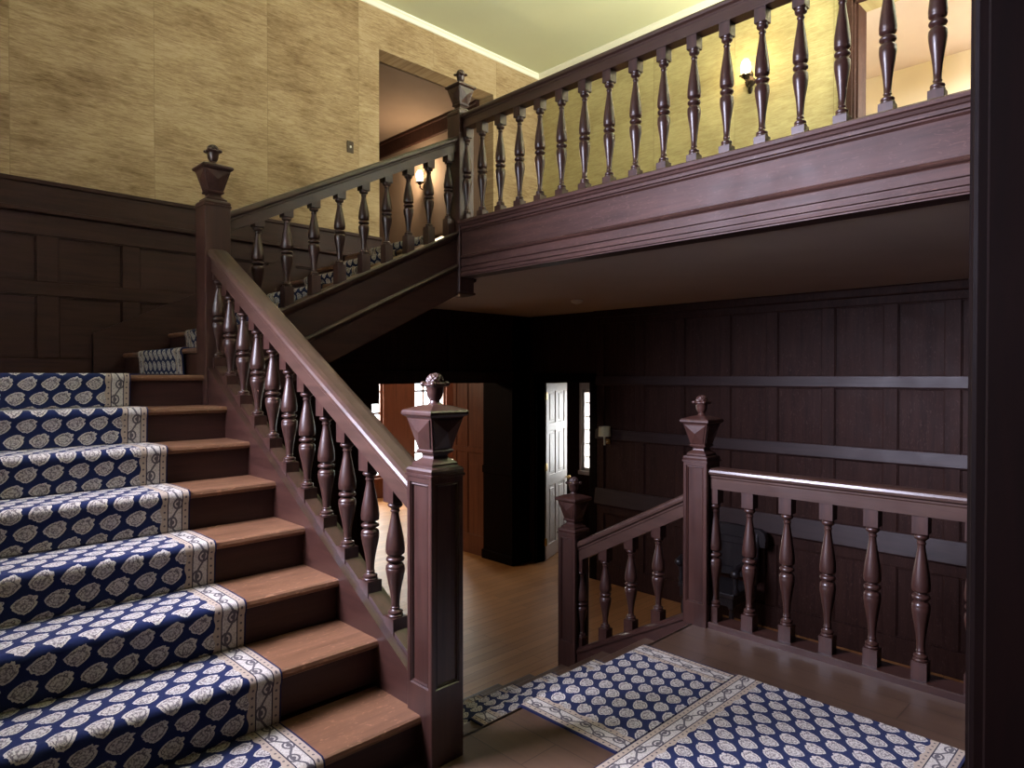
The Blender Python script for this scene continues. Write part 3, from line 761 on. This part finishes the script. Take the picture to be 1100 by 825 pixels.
# carved armchair against the hall wall, facing the stairs
r = thing('armchair', 'dark carved armchair against the hall wall behind the landing balusters', 'chair', (5.95, 3.22, ZF))
cx, cy, z = 5.95, 3.22, ZF
m = MB(); m.box(cx-.26, cy-.29, z+.42, cx+.22, cy+.29, z+.47, .012, 2); m.box(cx-.24, cy-.27, z+.34, cx+.2, cy+.27, z+.42, .006); m.build('seat', BLACKW, r)
for sx in (-.22, .19):
    for sy in (-.25, .25):
        m = MB(); m.box(cx+sx-.026, cy+sy-.026, z, cx+sx+.026, cy+sy+.026, z+.08, .005); m.lathe(cx+sx, cy+sy, [(.02, z+.08), (.03, z+.10), (.018, z+.13), (.026, z+.22), (.018, z+.30), (.03, z+.33)], 12); m.box(cx+sx-.026, cy+sy-.026, z+.33, cx+sx+.026, cy+sy+.026, z+.42, .004); m.build('leg', BLACKW, r)
for sy in (-.27, .27):
    m = MB(); m.tube([(cx+.20, cy+sy, z+.45), (cx+.23, cy+sy, z+.80), (cx+.255, cy+sy, z+.94)], .026, 10); m.build('back_post', BLACKW, r, True)
    m = MB(); m.tube([(cx+.23, cy+sy, z+.70), (cx+.0, cy+sy*1.03, z+.705), (cx-.18, cy+sy*1.06, z+.69), (cx-.25, cy+sy*1.08, z+.655)], [.022, .026, .032, .03], 10); m.ball((cx-.235, cy+sy*1.08, z+.655), .042, 12, 8); m.build('arm', BLACKW, r, True)
    m = MB(); m.lathe(cx-.21, cy+sy*1.05, [(.022, z+.46), (.03, z+.50), (.017, z+.53), (.026, z+.60), (.02, z+.67)], 12); m.build('arm_support', BLACKW, r, True)
m = MB()
pts = [(-.35, .82), (-.36, .90), (-.345, .955), (-.30, .985), (-.15, .995), (0, 1.0), (.15, .995), (.30, .985), (.345, .955), (.36, .90), (.35, .82), (.305, .82), (.295, .86), (.2, .875), (0, .88), (-.2, .875), (-.295, .86), (-.305, .82)]
m.loft([[(cx+.235, cy+u, z+w) for u, w in pts], [(cx+.295, cy+u, z+w) for u, w in pts]]); m.build('crest_rail', BLACKW, r)
m = MB(); m.box(cx+.215, cy-.24, z+.50, cx+.245, cy+.24, z+.89, .006); m.box(cx+.205, cy-.17, z+.58, cx+.225, cy+.17, z+.83, .012); m.build('back_panel', BLACKW, r)

# round table in the far room
r = thing('pedestal_table', 'round pale table in front of the far-room window', 'table', (8.3, 10.6, ZF))
m = MB(); m.lathe(8.3, 10.6, [(.02, -.34), (.42, -.335), (.46, -.32), (.46, -.305), (.44, -.30), (.02, -.298)], 28); m.build('tabletop', CREAM, r, True)
m = MB(); m.lathe(8.3, 10.6, [(.05, ZF+.1), (.06, ZF+.2), (.035, ZF+.35), (.05, ZF+.55), (.1, -.34)], 14); m.build('pedestal', PANELR, r, True)
for k in range(3):
    a = k*2*PI/3
    m = MB(); m.tube([(8.3, 10.6, ZF+.16), (8.3+.2*math.cos(a), 10.6+.2*math.sin(a), ZF+.12), (8.3+.38*math.cos(a), 10.6+.38*math.sin(a), ZF+.022)], [.03, .025, .02]); m.build('leg', PANELR, r, True)

# ------------------------------------------------------------------ light
wd = bpy.data.worlds.new('World'); bpy.context.scene.world = wd; wd.use_nodes = True
bg = wd.node_tree.nodes['Background']; bg.inputs[0].default_value = (.86, .95, 1.0, 1); bg.inputs[1].default_value = 4
def area(name, loc, rot, sx, sy, e, col):
    l = bpy.data.lights.new(name, 'AREA'); l.shape = 'RECTANGLE'; l.size = sx; l.size_y = sy; l.energy = e; l.color = col
    o = bpy.data.objects.new(name, l); C.objects.link(o); o.location = loc; o.rotation_euler = rot
    return o
# daylight outside each window, plus added fill in far and gallery rooms
area('stair_window_daylight', (XW-.62, (wy0+wy1)/2, (wz0+wz1)/2), (0, math.radians(-90+25), math.radians(-44)), wz1-wz0+.2, wy1-wy0, 385, (.77, .76, 1.0)).data.spread = math.radians(115)
area('gallery_window_daylight', (4.9, -.25, 4.1), (math.radians(90+50), 0, 0), 1.9, 1.5, 295, (1.0, .965, .78)).data.spread = math.radians(140)
area('far_room_daylight', (8.9, YR+.35, .7), (PI/2, 0, PI), 1.1, 2.4, 110, (1, .93, .8))
area('far_room_daylight', (7.2, YR+.35, .7), (PI/2, 0, PI), .9, 2.4, 90, (1, .93, .8))
area('far_room_fill', (3.6, 8.6, 2.0), (0, math.radians(-50), 0), .5, .5, 26, (1, .80, .56))  # added fill with no fixture, brightens the panelled reveal
area('small_room_daylight', (8.3, 6.2, .6), (0, PI/2, 0), 1.2, .9, 14, (1, .98, .94))
area('gallery_room_fill', (7.4, 0.2, 4.6), (0, 0, 0), .6, .6, 200, (1, .98, .95))  # unseen light added to brighten the room past the gallery door

# ------------------------------------------------------------------ camera and view
cam = bpy.data.cameras.new('camera'); cam.sensor_width = 36; cam.lens = 720/1100*36; cam.clip_start = .02
co = bpy.data.objects.new('camera', cam); C.objects.link(co)
co.location = (0, 0, 1.41); co.rotation_euler = (math.radians(90-.72), 0, math.radians(45.6-90))
sc = bpy.context.scene; sc.camera = co
sc.view_settings.view_transform = 'Standard'; sc.view_settings.look = 'None'
sc.view_settings.gamma = 1; sc.view_settings.use_curve_mapping = False; sc.view_settings.exposure = 0.72
sc.cycles.use_denoising = True; sc.cycles.max_bounces = 8; sc.cycles.diffuse_bounces = 5
sc.cycles.sample_clamp_indirect = 6
for o in list(bpy.data.objects):
    if '_o' in o: del o['_o']
